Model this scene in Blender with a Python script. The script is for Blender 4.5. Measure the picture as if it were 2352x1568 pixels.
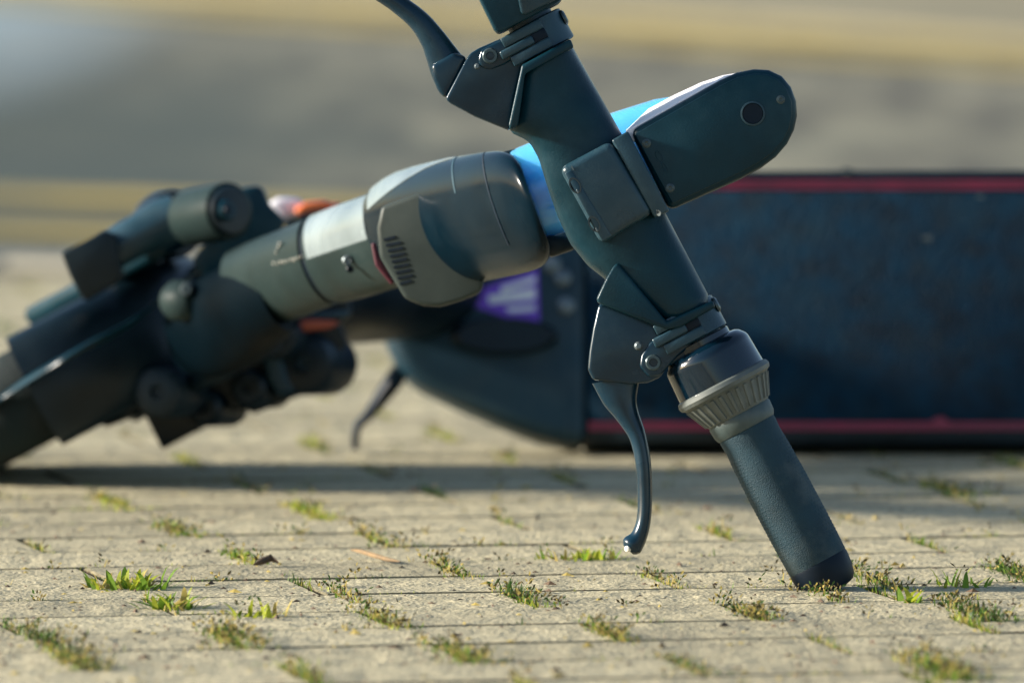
import bpy, bmesh, math, random
from mathutils import Vector, Matrix

# ------------------------------------------------------------------ clear
for o in list(bpy.data.objects):
    bpy.data.objects.remove(o, do_unlink=True)
scene = bpy.context.scene
COL = scene.collection
rnd = random.Random(7)

# ------------------------------------------------------------------ camera
W_REF = 2352.0                      # all image measurements below are on a 2352 px wide picture
FPX = 26093.0                       # focal length in those pixels (a 400 mm lens)
CX, CY = 1176.0, 784.0
H = 0.54                            # camera height above the paving
TH = math.atan((CY + 919.0) / FPX)  # pitch below the horizon
R = Vector((1, 0, 0))
F = Vector((0, math.cos(TH), -math.sin(TH)))
U = Vector((0, math.sin(TH), math.cos(TH)))
cam_d = bpy.data.cameras.new('camera')
cam = bpy.data.objects.new('camera', cam_d)
COL.objects.link(cam)
cam.location = (0, 0, H)
cam.rotation_euler = (math.pi / 2 - TH, 0, 0)
cam_d.sensor_fit = 'HORIZONTAL'
cam_d.sensor_width = 36.0
cam_d.lens = FPX / W_REF * 36.0
cam_d.clip_start = 0.1
cam_d.clip_end = 2000
cam_d.dof.use_dof = True
cam_d.dof.focus_distance = 6.20
cam_d.dof.aperture_fstop = 9.0
scene.camera = cam

# ------------------------------------------------------------------ world, sun, exposure
SUN_EL, SUN_BACK = math.radians(17), math.radians(2)
to_sun = Vector((-math.cos(SUN_EL) * math.cos(SUN_BACK), math.cos(SUN_EL) * math.sin(SUN_BACK), math.sin(SUN_EL)))
world = bpy.data.worlds.new('World')
scene.world = world
world.use_nodes = True
wn = world.node_tree
wn.nodes.clear()
sky = wn.nodes.new('ShaderNodeTexSky')
sky.sky_type = 'NISHITA'
sky.sun_disc = False
sky.sun_elevation = SUN_EL
sky.sun_rotation = math.atan2(to_sun.x, to_sun.y)
sky.air_density = 1.0
sky.dust_density = 1.0
sky.ozone_density = 1.5
bg = wn.nodes.new('ShaderNodeBackground')
bg.inputs['Strength'].default_value = 0.095
out = wn.nodes.new('ShaderNodeOutputWorld')
wn.links.new(sky.outputs[0], bg.inputs[0])
wn.links.new(bg.outputs[0], out.inputs[0])
sun_d = bpy.data.lights.new('sun', 'SUN')
sun_d.energy = 5.0
sun_d.angle = math.radians(5.5)
sun_d.color = (1.0, 0.925, 0.81)
sun = bpy.data.objects.new('sun', sun_d)
COL.objects.link(sun)
sun.rotation_euler = to_sun.to_track_quat('Z', 'Y').to_euler()
sun.location = to_sun * 20

scene.view_settings.view_transform = 'Standard'
scene.view_settings.look = 'None'
scene.view_settings.gamma = 1.0
scene.view_settings.exposure = 1.16
scene.render.resolution_x = 1024
scene.render.resolution_y = 682
scene.render.engine = 'CYCLES'

# ------------------------------------------------------------------ measuring helpers
def at(px, py, y):
    """world point seen at picture position px,py whose world y is given"""
    d = F + R * ((px - CX) / FPX) - U * ((py - CY) / FPX)
    return Vector((0, 0, H)) + d * (y / d.y)

def ground(px, py, z=0.0):
    d = F + R * ((px - CX) / FPX) - U * ((py - CY) / FPX)
    return Vector((0, 0, H)) + d * ((z - H) / d.z)

def project(p):
    v = p - Vector((0, 0, H))
    zc = v.dot(F)
    return CX + v.dot(R) / zc * FPX, CY - v.dot(U) / zc * FPX

# ------------------------------------------------------------------ materials
def noise_mat(name, base, var=0.25, scale=30.0, rough=0.5, dust=None, dust_amt=0.0, dust_scale=14.0,
              bump=0.0, bump_scale=200.0, spec=0.5, metallic=0.0, coat=0.0, rough_var=0.12, random_tint=0.0, dust_lo=0.5):
    m = bpy.data.materials.new(name)
    m.use_nodes = True
    nt = m.node_tree
    N, L = nt.nodes, nt.links
    bsdf = N['Principled BSDF']
    tc = N.new('ShaderNodeTexCoord')
    n1 = N.new('ShaderNodeTexNoise'); n1.inputs['Scale'].default_value = scale; n1.inputs['Detail'].default_value = 6
    L.new(tc.outputs['Object'], n1.inputs['Vector'])
    ramp = N.new('ShaderNodeMapRange')
    ramp.inputs['From Min'].default_value = 0.3; ramp.inputs['From Max'].default_value = 0.7
    ramp.inputs['To Min'].default_value = 1 - var; ramp.inputs['To Max'].default_value = 1 + var
    L.new(n1.outputs[0], ramp.inputs[0])
    mul = N.new('ShaderNodeVectorMath'); mul.operation = 'SCALE'
    mul.inputs[0].default_value = base
    L.new(ramp.outputs[0], mul.inputs['Scale'])
    col = mul.outputs[0]
    if random_tint:
        oi = N.new('ShaderNodeObjectInfo')
        mr = N.new('ShaderNodeMapRange')
        mr.inputs['To Min'].default_value = 1 - random_tint; mr.inputs['To Max'].default_value = 1 + random_tint
        L.new(oi.outputs['Random'], mr.inputs[0])
        m2 = N.new('ShaderNodeVectorMath'); m2.operation = 'SCALE'
        L.new(col, m2.inputs[0]); L.new(mr.outputs[0], m2.inputs['Scale'])
        col = m2.outputs[0]
    if dust:
        n2 = N.new('ShaderNodeTexNoise'); n2.inputs['Scale'].default_value = dust_scale; n2.inputs['Detail'].default_value = 8
        n2.inputs['Roughness'].default_value = 0.65
        L.new(tc.outputs['Object'], n2.inputs['Vector'])
        mr2 = N.new('ShaderNodeMapRange')
        mr2.inputs['From Min'].default_value = dust_lo; mr2.inputs['From Max'].default_value = dust_lo + 0.25
        mr2.inputs['To Max'].default_value = dust_amt
        L.new(n2.outputs[0], mr2.inputs[0])
        mx = N.new('ShaderNodeMix'); mx.data_type = 'RGBA'
        L.new(mr2.outputs[0], mx.inputs[0])
        L.new(col, mx.inputs[6]); mx.inputs[7].default_value = (*dust, 1)
        col = mx.outputs[2]
    L.new(col, bsdf.inputs['Base Color'])
    rr = N.new('ShaderNodeMapRange')
    rr.inputs['From Min'].default_value = 0.3; rr.inputs['From Max'].default_value = 0.7
    rr.inputs['To Min'].default_value = max(0.03, rough - rough_var); rr.inputs['To Max'].default_value = min(1, rough + rough_var)
    L.new(n1.outputs[0], rr.inputs[0]); L.new(rr.outputs[0], bsdf.inputs['Roughness'])
    bsdf.inputs['Specular IOR Level'].default_value = spec
    bsdf.inputs['Metallic'].default_value = metallic
    bsdf.inputs['Coat Weight'].default_value = coat
    if bump:
        n3 = N.new('ShaderNodeTexNoise'); n3.inputs['Scale'].default_value = bump_scale; n3.inputs['Detail'].default_value = 4
        L.new(tc.outputs['Object'], n3.inputs['Vector'])
        b = N.new('ShaderNodeBump'); b.inputs['Strength'].default_value = bump; b.inputs['Distance'].default_value = 0.002
        L.new(n3.outputs[0], b.inputs['Height']); L.new(b.outputs[0], bsdf.inputs['Normal'])
    return m

M = {}
TD = (0.07, 0.10, 0.105)
M['plastic'] = noise_mat('black_plastic', (0.001, 0.023, 0.036), 0.35, 25, 0.36, (0.03, 0.07, 0.085), 0.4, 22, 0.10, 900, spec=0.22)
M['plastic_grey'] = noise_mat('worn_plastic', (0.011, 0.038, 0.055), 0.3, 30, 0.34, (0.07, 0.10, 0.11), 0.4, 26, 0.10, 800, spec=0.4)
M['gloss'] = noise_mat('gloss_black', (0.001, 0.009, 0.018), 0.3, 30, 0.15, TD, 0.08, 40, coat=0.4, rough_var=0.05, spec=0.4)
M['lever'] = noise_mat('lever_paint', (0.002, 0.019, 0.035), 0.3, 40, 0.24, (0.05, 0.08, 0.09), 0.2, 60, rough_var=0.08, spec=0.4)
M['ring_grey'] = noise_mat('grey_rubber_and_gloss', (0.090, 0.105, 0.098), 0.2, 60, 0.55, (0.17, 0.17, 0.15), 0.5, 60)
M['collar'] = noise_mat('collar_rubber', (0.040, 0.062, 0.062), 0.2, 60, 0.5, (0.10, 0.115, 0.105), 0.5, 50)
M['grip'] = noise_mat('grip_rubber', (0.013, 0.038, 0.053), 0.3, 50, 0.60, (0.09, 0.115, 0.115), 0.55, 35, 0.35, 1600, spec=0.25)
M['cap'] = noise_mat('cap_rubber', (0.001, 0.007, 0.016), 0.3, 40, 0.5, spec=0.2)
M['stem'] = noise_mat('stem_plastic', (0.014, 0.025, 0.025), 0.3, 20, 0.40, (0.032, 0.046, 0.044), 0.4, 18, 0.06, 500, spec=0.07)
M['stem_dark'] = noise_mat('stem_shell', (0.0008, 0.008, 0.015), 0.3, 18, 0.20, (0.016, 0.028, 0.036), 0.25, 34, spec=0.08, rough_var=0.06)
M['black'] = noise_mat('fork_black', (0.001, 0.008, 0.013), 0.35, 20, 0.40, (0.02, 0.04, 0.05), 0.2, 20, spec=0.3)
M['lamp'] = noise_mat('lamp_cover_plastic', (0.034, 0.045, 0.042), 0.25, 22, 0.45, (0.07, 0.08, 0.072), 0.4, 20, spec=0.15)
M['fork'] = noise_mat('fork_shell', (0.0005, 0.0035, 0.006), 0.4, 14, 0.5, spec=0.02)
M['tyre'] = noise_mat('tyre_rubber', (0.006, 0.013, 0.014), 0.3, 50, 0.8, (0.04, 0.05, 0.045), 0.5, 30, 0.3, 300, spec=0.25)
M['blue'] = noise_mat('blue_translucent', (0.10, 0.46, 0.93), 0.1, 30, 0.20, coat=0.5, rough_var=0.05)
for _n in [M['blue'].node_tree.nodes['Principled BSDF']]:
    _n.inputs['Subsurface Weight'].default_value = 0.7
    _n.inputs['Subsurface Radius'].default_value = (0.5, 0.8, 1.0)
    _n.inputs['Subsurface Scale'].default_value = 0.05
M['tape'] = noise_mat('deck_grip_tape', (0.0015, 0.021, 0.042), 0.45, 60, 0.75, (0.016, 0.045, 0.062), 0.35, 40, 0.9, 420, dust_lo=0.46, spec=0.15)
M['deckfront'] = noise_mat('deck_front_plastic', (0.007, 0.033, 0.052), 0.3, 16, 0.5, (0.06, 0.09, 0.10), 0.4, 14, spec=0.3)
M['red'] = noise_mat('red_stripe', (0.25, 0.020, 0.048), 0.3, 30, 0.5, (0.14, 0.03, 0.05), 0.5, 40)
M['darkred'] = noise_mat('dark_red_stripe', (0.075, 0.008, 0.022), 0.3, 30, 0.5)
M['purple'] = noise_mat('purple_sticker', (0.16, 0.05, 0.50), 0.15, 40, 0.45)
M['white'] = noise_mat('white_print_and_gleam', (0.72, 0.70, 0.74), 0.1, 60, 0.5)
M['pale'] = noise_mat('pale_highlight', (0.155, 0.19, 0.20), 0.25, 24, 0.22, (0.11, 0.14, 0.145), 0.6, 20)  # glare on the stem's upper side, put into a lighter colour
M['chip'] = noise_mat('chip_and_highlight', (0.62, 0.60, 0.52), 0.3, 300, 0.5)
M['steel'] = noise_mat('screw_steel', (0.14, 0.17, 0.18), 0.2, 100, 0.4, metallic=0.5)
M['screw'] = noise_mat('dark_screw', (0.045, 0.07, 0.078), 0.25, 200, 0.3, metallic=0.3)
M['orange'] = noise_mat('orange_reflector', (0.70, 0.16, 0.04), 0.15, 60, 0.35)
M['redlens'] = noise_mat('red_reflector', (0.32, 0.06, 0.03), 0.15, 60, 0.35)
M['pside'] = noise_mat('paver_side_soiled', (0.055, 0.048, 0.03), 0.4, 60, 0.95, spec=0.1)
M['pedge'] = noise_mat('paver_edge_soiled', (0.15, 0.13, 0.08), 0.5, 35, 0.95, (0.33, 0.29, 0.19), 0.8, 22, spec=0.1)
M['bedsand'] = noise_mat('joint_sand', (0.085, 0.075, 0.048), 0.5, 120, 0.95, (0.02, 0.02, 0.012), 0.6, 40, 0.5, 500)
M['twig'] = noise_mat('dry_twig', (0.20, 0.13, 0.06), 0.3, 200, 0.8)
M['leaf'] = noise_mat('dead_leaf', (0.09, 0.055, 0.03), 0.4, 200, 0.8)
M['grass_a'] = noise_mat('grass_green', (0.14, 0.24, 0.025), 0.35, 60, 0.55, spec=0.3)
M['grass_b'] = noise_mat('grass_lime', (0.34, 0.38, 0.035), 0.3, 60, 0.55, spec=0.3)
M['grass_c'] = noise_mat('grass_straw', (0.46, 0.36, 0.11), 0.3, 60, 0.7, spec=0.2)
M['grass_d'] = noise_mat('grass_dark', (0.055, 0.11, 0.022), 0.35, 60, 0.55, spec=0.3)
M['grass_e'] = noise_mat('seed_brown', (0.13, 0.10, 0.04), 0.35, 90, 0.8, spec=0.2)
M['yellow'] = noise_mat('yellow_line_paint', (0.40, 0.29, 0.055), 0.3, 6, 0.7, (0.18, 0.155, 0.075), 0.75, 5)
M['kerb'] = noise_mat('kerb_concrete', (0.27, 0.25, 0.19), 0.15, 9, 0.9, (0.15, 0.14, 0.10), 0.5, 4)

def leafy(m):
    nt = m.node_tree; N, L = nt.nodes, nt.links
    b = N['Principled BSDF']; o = N['Material Output']
    t = N.new('ShaderNodeBsdfTranslucent'); mx = N.new('ShaderNodeMixShader'); mx.inputs[0].default_value = 0.42
    L.new(b.inputs['Base Color'].links[0].from_socket, t.inputs['Color'])
    L.new(b.outputs[0], mx.inputs[1]); L.new(t.outputs[0], mx.inputs[2]); L.new(mx.outputs[0], o.inputs['Surface'])
for k_ in 'abcd': leafy(M['grass_' + k_])

def paver_material():
    m = noise_mat('paver_concrete', (0.41, 0.360, 0.232), 0.17, 11, 0.9, (0.23, 0.206, 0.13), 0.65, 9, 0.0, random_tint=0.13, spec=0.2)
    nt = m.node_tree; N, L = nt.nodes, nt.links
    bsdf = N['Principled BSDF']
    tc = N.new('ShaderNodeTexCoord')
    geo = N.new('ShaderNodeNewGeometry')
    src = bsdf.inputs['Base Color'].links[0].from_socket
    # sand-grain speckle: light quartz and dark grit
    v = N.new('ShaderNodeTexNoise'); v.inputs['Scale'].default_value = 520; v.inputs['Detail'].default_value = 3
    L.new(geo.outputs['Position'], v.inputs['Vector'])
    r = N.new('ShaderNodeMapRange'); r.inputs['From Min'].default_value = 0.30; r.inputs['From Max'].default_value = 0.70
    r.inputs['To Min'].default_value = 0.40; r.inputs['To Max'].default_value = 1.6
    L.new(v.outputs[0], r.inputs[0])
    s = N.new('ShaderNodeVectorMath'); s.operation = 'SCALE'
    L.new(src, s.inputs[0]); L.new(r.outputs[0], s.inputs['Scale'])
    # sparse dark specks
    g = N.new('ShaderNodeTexVoronoi'); g.inputs['Scale'].default_value = 160
    L.new(geo.outputs['Position'], g.inputs['Vector'])
    gr = N.new('ShaderNodeMapRange'); gr.inputs['From Min'].default_value = 0.05; gr.inputs['From Max'].default_value = 0.17
    gr.inputs['To Min'].default_value = 0.55; gr.inputs['To Max'].default_value = 1.0
    L.new(g.outputs['Distance'], gr.inputs[0])
    s2 = N.new('ShaderNodeVectorMath'); s2.operation = 'SCALE'
    L.new(s.outputs[0], s2.inputs[0]); L.new(gr.outputs[0], s2.inputs['Scale'])
    L.new(s2.outputs[0], bsdf.inputs['Base Color'])
    h1 = N.new('ShaderNodeTexNoise'); h1.inputs['Scale'].default_value = 330; h1.inputs['Detail'].default_value = 5
    L.new(geo.outputs['Position'], h1.inputs['Vector'])
    b = N.new('ShaderNodeBump'); b.inputs['Strength'].default_value = 0.75; b.inputs['Distance'].default_value = 0.0022
    L.new(h1.outputs[0], b.inputs['Height'])
    h2 = N.new('ShaderNodeTexNoise'); h2.inputs['Scale'].default_value = 45; h2.inputs['Detail'].default_value = 4
    L.new(geo.outputs['Position'], h2.inputs['Vector'])
    b2 = N.new('ShaderNodeBump'); b2.inputs['Strength'].default_value = 0.8; b2.inputs['Distance'].default_value = 0.006
    L.new(h2.outputs[0], b2.inputs['Height']); L.new(b.outputs[0], b2.inputs['Normal'])
    L.new(b2.outputs[0], bsdf.inputs['Normal'])
    return m
M['paver'] = paver_material()

def asphalt_material():
    m = noise_mat('asphalt', (0.142, 0.130, 0.084), 0.18, 3.0, 0.85, (0.085, 0.09, 0.06), 0.6, 1.3, 0.4, 260, dust_lo=0.45)
    nt = m.node_tree; N, L = nt.nodes, nt.links
    b = N['Principled BSDF']
    col = b.inputs['Base Color'].links[0].from_socket
    geo = N.new('ShaderNodeNewGeometry')
    # streaky tone, stretched in depth
    mp = N.new('ShaderNodeMapping'); mp.inputs['Scale'].default_value = (5.0, 0.8, 1.0); mp.inputs['Rotation'].default_value = (0, 0, 0.15)
    L.new(geo.outputs['Position'], mp.inputs['Vector'])
    n = N.new('ShaderNodeTexNoise'); n.inputs['Scale'].default_value = 1.0; n.inputs['Detail'].default_value = 5
    L.new(mp.outputs[0], n.inputs['Vector'])
    r = N.new('ShaderNodeMapRange'); r.inputs['From Min'].default_value = 0.32; r.inputs['From Max'].default_value = 0.68
    r.inputs['To Min'].default_value = 0.62; r.inputs['To Max'].default_value = 1.25
    L.new(n.outputs[0], r.inputs[0])
    sc = N.new('ShaderNodeVectorMath'); sc.operation = 'SCALE'
    L.new(col, sc.inputs[0]); L.new(r.outputs[0], sc.inputs['Scale'])
    col = sc.outputs[0]
    mpf = N.new('ShaderNodeMapping'); mpf.inputs['Scale'].default_value = (14.0, 1.5, 1.0)
    L.new(geo.outputs['Position'], mpf.inputs['Vector'])
    nf = N.new('ShaderNodeTexNoise'); nf.inputs['Scale'].default_value = 1.0; nf.inputs['Detail'].default_value = 4
    L.new(mpf.outputs[0], nf.inputs['Vector'])
    rf = N.new('ShaderNodeMapRange'); rf.inputs['From Min'].default_value = 0.3; rf.inputs['From Max'].default_value = 0.7
    rf.inputs['To Min'].default_value = 0.35; rf.inputs['To Max'].default_value = 1.65
    L.new(nf.outputs[0], rf.inputs[0])
    sf = N.new('ShaderNodeVectorMath'); sf.operation = 'SCALE'
    L.new(col, sf.inputs[0]); L.new(rf.outputs[0], sf.inputs['Scale'])
    col = sf.outputs[0]
    # dark shade at left and pale corner haze, both painted into the asphalt colour
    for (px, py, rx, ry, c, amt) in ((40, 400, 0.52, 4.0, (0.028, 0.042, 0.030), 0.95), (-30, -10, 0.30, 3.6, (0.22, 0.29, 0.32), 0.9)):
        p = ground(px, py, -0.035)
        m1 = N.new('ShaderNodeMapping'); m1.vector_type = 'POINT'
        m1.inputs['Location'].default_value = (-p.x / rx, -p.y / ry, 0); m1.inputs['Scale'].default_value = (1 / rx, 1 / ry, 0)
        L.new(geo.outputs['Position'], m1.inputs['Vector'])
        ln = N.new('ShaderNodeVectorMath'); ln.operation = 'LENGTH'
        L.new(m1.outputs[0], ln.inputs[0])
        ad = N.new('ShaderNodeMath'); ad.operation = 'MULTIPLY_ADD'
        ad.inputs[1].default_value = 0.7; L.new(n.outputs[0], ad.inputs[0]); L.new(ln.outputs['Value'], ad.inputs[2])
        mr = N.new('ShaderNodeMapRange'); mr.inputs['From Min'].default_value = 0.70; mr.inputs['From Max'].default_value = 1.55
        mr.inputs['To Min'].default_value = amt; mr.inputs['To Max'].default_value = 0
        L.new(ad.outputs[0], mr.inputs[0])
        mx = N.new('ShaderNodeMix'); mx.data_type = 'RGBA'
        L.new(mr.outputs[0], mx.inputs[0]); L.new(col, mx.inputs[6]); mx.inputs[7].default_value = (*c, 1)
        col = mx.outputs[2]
    L.new(col, b.inputs['Base Color'])
    return m
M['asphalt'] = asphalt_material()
M['farpave'] = noise_mat('far_paving', (0.215, 0.185, 0.105), 0.15, 2, 0.9, (0.14, 0.125, 0.07), 0.5, 3)

# ------------------------------------------------------------------ mesh helpers
class MB:
    def __init__(s): s.v, s.f, s.mi = [], [], []
    def add(s, verts, faces, mi=0):
        o = len(s.v); s.v += [Vector(p) for p in verts]
        s.f += [tuple(i + o for i in f) for f in faces]; s.mi += [mi] * len(faces)

def build(name, mb, mat, parent=None, root=None, smooth=True, bevel=0.0, seg=3, angle=35, kind=None):
    off = root.location if root is not None else Vector((0, 0, 0))
    me = bpy.data.meshes.new(name)
    me.from_pydata([tuple(p - off) for p in mb.v], [], mb.f)
    mats = mat if isinstance(mat, (list, tuple)) else [mat]
    for m in mats: me.materials.append(m)
    for p, i in zip(me.polygons, mb.mi):
        p.material_index = i
    bm = bmesh.new(); bm.from_mesh(me)
    if not kind: bmesh.ops.recalc_face_normals(bm, faces=bm.faces)
    bm.to_mesh(me); bm.free()
    if smooth:
        me.shade_smooth()
        if not bevel:
            try: me.set_sharp_from_angle(angle=math.radians(angle))
            except Exception: pass
    o = bpy.data.objects.new(name, me)
    COL.objects.link(o)
    if bevel:
        b = o.modifiers.new('bevel', 'BEVEL'); b.width = bevel; b.segments = seg; b.limit_method = 'ANGLE'
        b.angle_limit = math.radians(25); b.harden_normals = False
    if parent is not None: o.parent = parent
    if kind: o['kind'] = kind
    return o

def lathe(p0, axis, prof, n=48, e1=None, squash=1.0, mb=None, cap=True):
    """prof: list of (t, r) along axis from p0"""
    mb = mb or MB()
    ax = axis.normalized()
    if e1 is None:
        e1 = ax.orthogonal().normalized()
    e1 = (e1 - ax * e1.dot(ax)).normalized()
    e2 = ax.cross(e1)
    vs, fs = [], []
    for t, r in prof:
        for k in range(n):
            a = 2 * math.pi * k / n
            vs.append(p0 + ax * t + e1 * (r * math.cos(a)) + e2 * (r * squash * math.sin(a)))
    for i in range(len(prof) - 1):
        for k in range(n):
            k2 = (k + 1) % n
            fs.append((i * n + k, i * n + k2, (i + 1) * n + k2, (i + 1) * n + k))
    if cap:
        fs.append(tuple(range(n - 1, -1, -1)))
        fs.append(tuple((len(prof) - 1) * n + k for k in range(n)))
    mb.add(vs, fs)
    return mb

def prism(pts, dvec, mb=None):
    """closed polygon pts extruded by vector dvec"""
    mb = mb or MB()
    n = len(pts)
    vs = [Vector(p) for p in pts] + [Vector(p) + dvec for p in pts]
    fs = [tuple(range(n)), tuple(range(2 * n - 1, n - 1, -1))]
    for i in range(n):
        j = (i + 1) % n
        fs.append((i, i + n, j + n, j))
    mb.add(vs, fs)
    return mb

def sweep(cs, e1s, r1, r2, e2, n=20, mb=None):
    """tube through centres cs, half-width r1 along e1s[i], half-depth r2 along e2"""
    mb = mb or MB()
    vs, fs = [], []
    for c, e1, a, b in zip(cs, e1s, r1, r2):
        for k in range(n):
            t = 2 * math.pi * k / n
            vs.append(c + e1 * (a * math.cos(t)) + e2 * (b * math.sin(t)))
    for i in range(len(cs) - 1):
        for k in range(n):
            k2 = (k + 1) % n
            fs.append((i * n + k, i * n + k2, (i + 1) * n + k2, (i + 1) * n + k))
    fs.append(tuple(range(n - 1, -1, -1)))
    fs.append(tuple((len(cs) - 1) * n + k for k in range(n)))
    mb.add(vs, fs)
    return mb

def empty(name, loc):
    o = bpy.data.objects.new(name, None); COL.objects.link(o)
    o.location = loc; o.empty_display_size = 0.05
    return o

def tag(o, label, cat, group=None):
    o['label'] = label; o['category'] = cat
    if group: o['group'] = group
    return o

def smooth_path(pts, n):
    """Catmull-Rom resample of 2D/ND tuples"""
    out_ = []
    m = len(pts)
    for i in range(m - 1):
        p0 = pts[max(i - 1, 0)]; p1 = pts[i]; p2 = pts[i + 1]; p3 = pts[min(i + 2, m - 1)]
        for k in range(n):
            t = k / n
            out_.append(tuple(0.5 * (2 * b + (c - a) * t + (2 * a - 5 * b + 4 * c - d) * t * t + (3 * b - a - 3 * c + d) * t ** 3)
                              for a, b, c, d in zip(p0, p1, p2, p3)))
    out_.append(tuple(pts[-1]))
    return out_

# ================================================================== SETTING
# ---- road: one sheet to the horizon, a few centimetres below the paving
mb = MB(); mb.add([(-400, -300, -0.035), (400, -300, -0.035), (400, 900, -0.035), (-400, 900, -0.035)], [(0, 1, 2, 3)])
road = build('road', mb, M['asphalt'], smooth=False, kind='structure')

# near edge of the road: kerb line, nearer to the camera on the right
K0 = ground(0, 604)
KD = Vector((1, -0.55, 0)).normalized()
KN = Vector((-KD.y, KD.x, 0)); KN = KN if KN.y > 0 else -KN
ZR = -0.035

def strip(line_p, d, n, t0, t1, o0, o1, z, z1=None):
    m_ = MB()
    a = [line_p + d * t0 + n * o0, line_p + d * t1 + n * o0, line_p + d * t1 + n * o1, line_p + d * t0 + n * o1]
    m_.add([(p.x, p.y, z) for p in a], [(0, 1, 2, 3)])
    return m_

# two painted lines along the near kerb
for (y0, y1) in ((444, 470), (524, 546)):
    a = (ground(0, y0, ZR) - K0).dot(KN); b = (ground(0, y1, ZR) - K0).dot(KN)
    o = build('painted_line', strip(K0, KD, KN, -30, 30, min(a, b), max(a, b), ZR + 0.004), M['yellow'], parent=road, smooth=False)
# kerb stones flush with the paving
kerb = None
mb = MB()
kl = 0.9
base = strip(K0, KD, KN, -18.2, 18.2, 0.02, 0.11, -0.03)
kerb = build('kerb', base, M['kerb'], smooth=False, kind='structure')
stone = None
for i in range(-20, 20):
    if stone is None:
        mbs = MB()
        c0 = Vector((0, 0, 0))
        pts = [c0, c0 + KD * (kl - 0.01), c0 + KD * (kl - 0.01) + KN * 0.13, c0 + KN * 0.13]
        prism([p + Vector((0, 0, -0.10)) for p in pts], Vector((0, 0, 0.10)), mbs)
        stone = build('kerb_stone', mbs, M['kerb'], parent=kerb, smooth=False, bevel=0.008, seg=2)
        so = stone
    else:
        so = stone.copy(); COL.objects.link(so); so.parent = kerb
    p = K0 + KD * (i * kl)
    so.location = (p.x, p.y, 0.002 + rnd.uniform(-0.002, 0.002))

# far side of the road: painted lines, kerb and pale paving, running at a sharper angle
A = ground(250, 28, ZR); B = ground(2352, 172, ZR)
FD = (B - A).normalized(); FN = Vector((-FD.y, FD.x, 0)); FN = FN if FN.y > 0 else -FN
for o0, o1 in ((0.02, 0.17), (0.30, 0.44)):
    build('painted_line', strip(A, FD, FN, -30, 30, o0, o1, ZR + 0.004), M['yellow'], parent=road, smooth=False)
mb = strip(A, FD, FN, -300, 300, 0.62, 300, -0.03)
far_pave = build('far_pavement', mb, M['farpave'], smooth=False, kind='structure')
fk = MB()
for i in range(-14, 14):
    pts = [A + FD * (i * 0.9) + FN * 0.5, A + FD * (i * 0.9 + 0.89) + FN * 0.5, A + FD * (i * 0.9 + 0.89) + FN * 0.615, A + FD * (i * 0.9) + FN * 0.615]
    s_ = prism([Vector((p.x, p.y, -0.06)) for p in pts], Vector((0, 0, 0.033)))
    build('kerb_stone', s_, M['farpave'], parent=far_pave, smooth=False)

# ---- paving: bed plus single bricks in running bond
YAW = math.radians(12.0)
RD = Vector((math.cos(YAW), math.sin(YAW), 0)); CD = Vector((-math.sin(YAW), math.cos(YAW), 0))
BL, BW, GAP = 0.200, 0.100, 0.0026
G0 = ground(1200, 1376)
bed_pts = []
mb = MB()
e = K0 + KN * 0.0
q = [e - KD * 150, e + KD * 150, e + KD * 150 - KN * 200, e - KD * 150 - KN * 200]
mb.add([(p.x, p.y, -0.0038) for p in q], [(0, 1, 2, 3)])
pavement = build('pavement', mb, M['bedsand'], smooth=False, kind='structure')

def brick_mesh(seed, ln=BL, wd=BW):
    """chamfered concrete paver with slightly worn, uneven arrises"""
    r = random.Random(seed)
    lx, ly, ch, hz = ln / 2 - 0.0017, wd / 2 - GAP / 2, 0.0010, 0.02
    nx, ny = 4, 2
    ring = []
    for i in range(nx): ring.append((-lx + 2 * lx * i / nx, -ly))
    for i in range(ny): ring.append((lx, -ly + 2 * ly * i / ny))
    for i in range(nx): ring.append((lx - 2 * lx * i / nx, ly))
    for i in range(ny): ring.append((-lx, ly - 2 * ly * i / ny))
    n = len(ring)
    vs, fs = [], []
    for x, y in ring: vs.append((x, y, -hz))
    for x, y in ring: vs.append((x + r.uniform(-.0004, .0004), y + r.uniform(-.0006, .0006), -ch + r.uniform(-.0005, .0002)))
    for x, y in ring:
        c = ch * r.uniform(0.75, 1.5)
        sx = (1 if x > 0 else -1) if abs(abs(x) - lx) < 1e-6 else 0
        sy = (1 if y > 0 else -1) if abs(abs(y) - ly) < 1e-6 else 0
        vs.append((x - sx * c, y - sy * c, r.uniform(-.0002, .0001)))
    for i in range(n):
        j = (i + 1) % n
        fs.append((i, j, n + j, n + i)); fs.append((n + i, n + j, 2 * n + j, 2 * n + i))
    fs.append(tuple(range(2 * n, 3 * n)))
    return vs, fs

variants = []
for sdx in range(8):
    vs, fs = brick_mesh(sdx)
    me = bpy.data.meshes.new('paving_brick'); me.from_pydata(vs, [], fs); me.materials.append(M['paver']); me.materials.append(M['pside']); me.materials.append(M['pedge'])
    for k_ in range(24): me.polygons[k_].material_index = 1 + k_ % 2
    variants.append(me)

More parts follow.
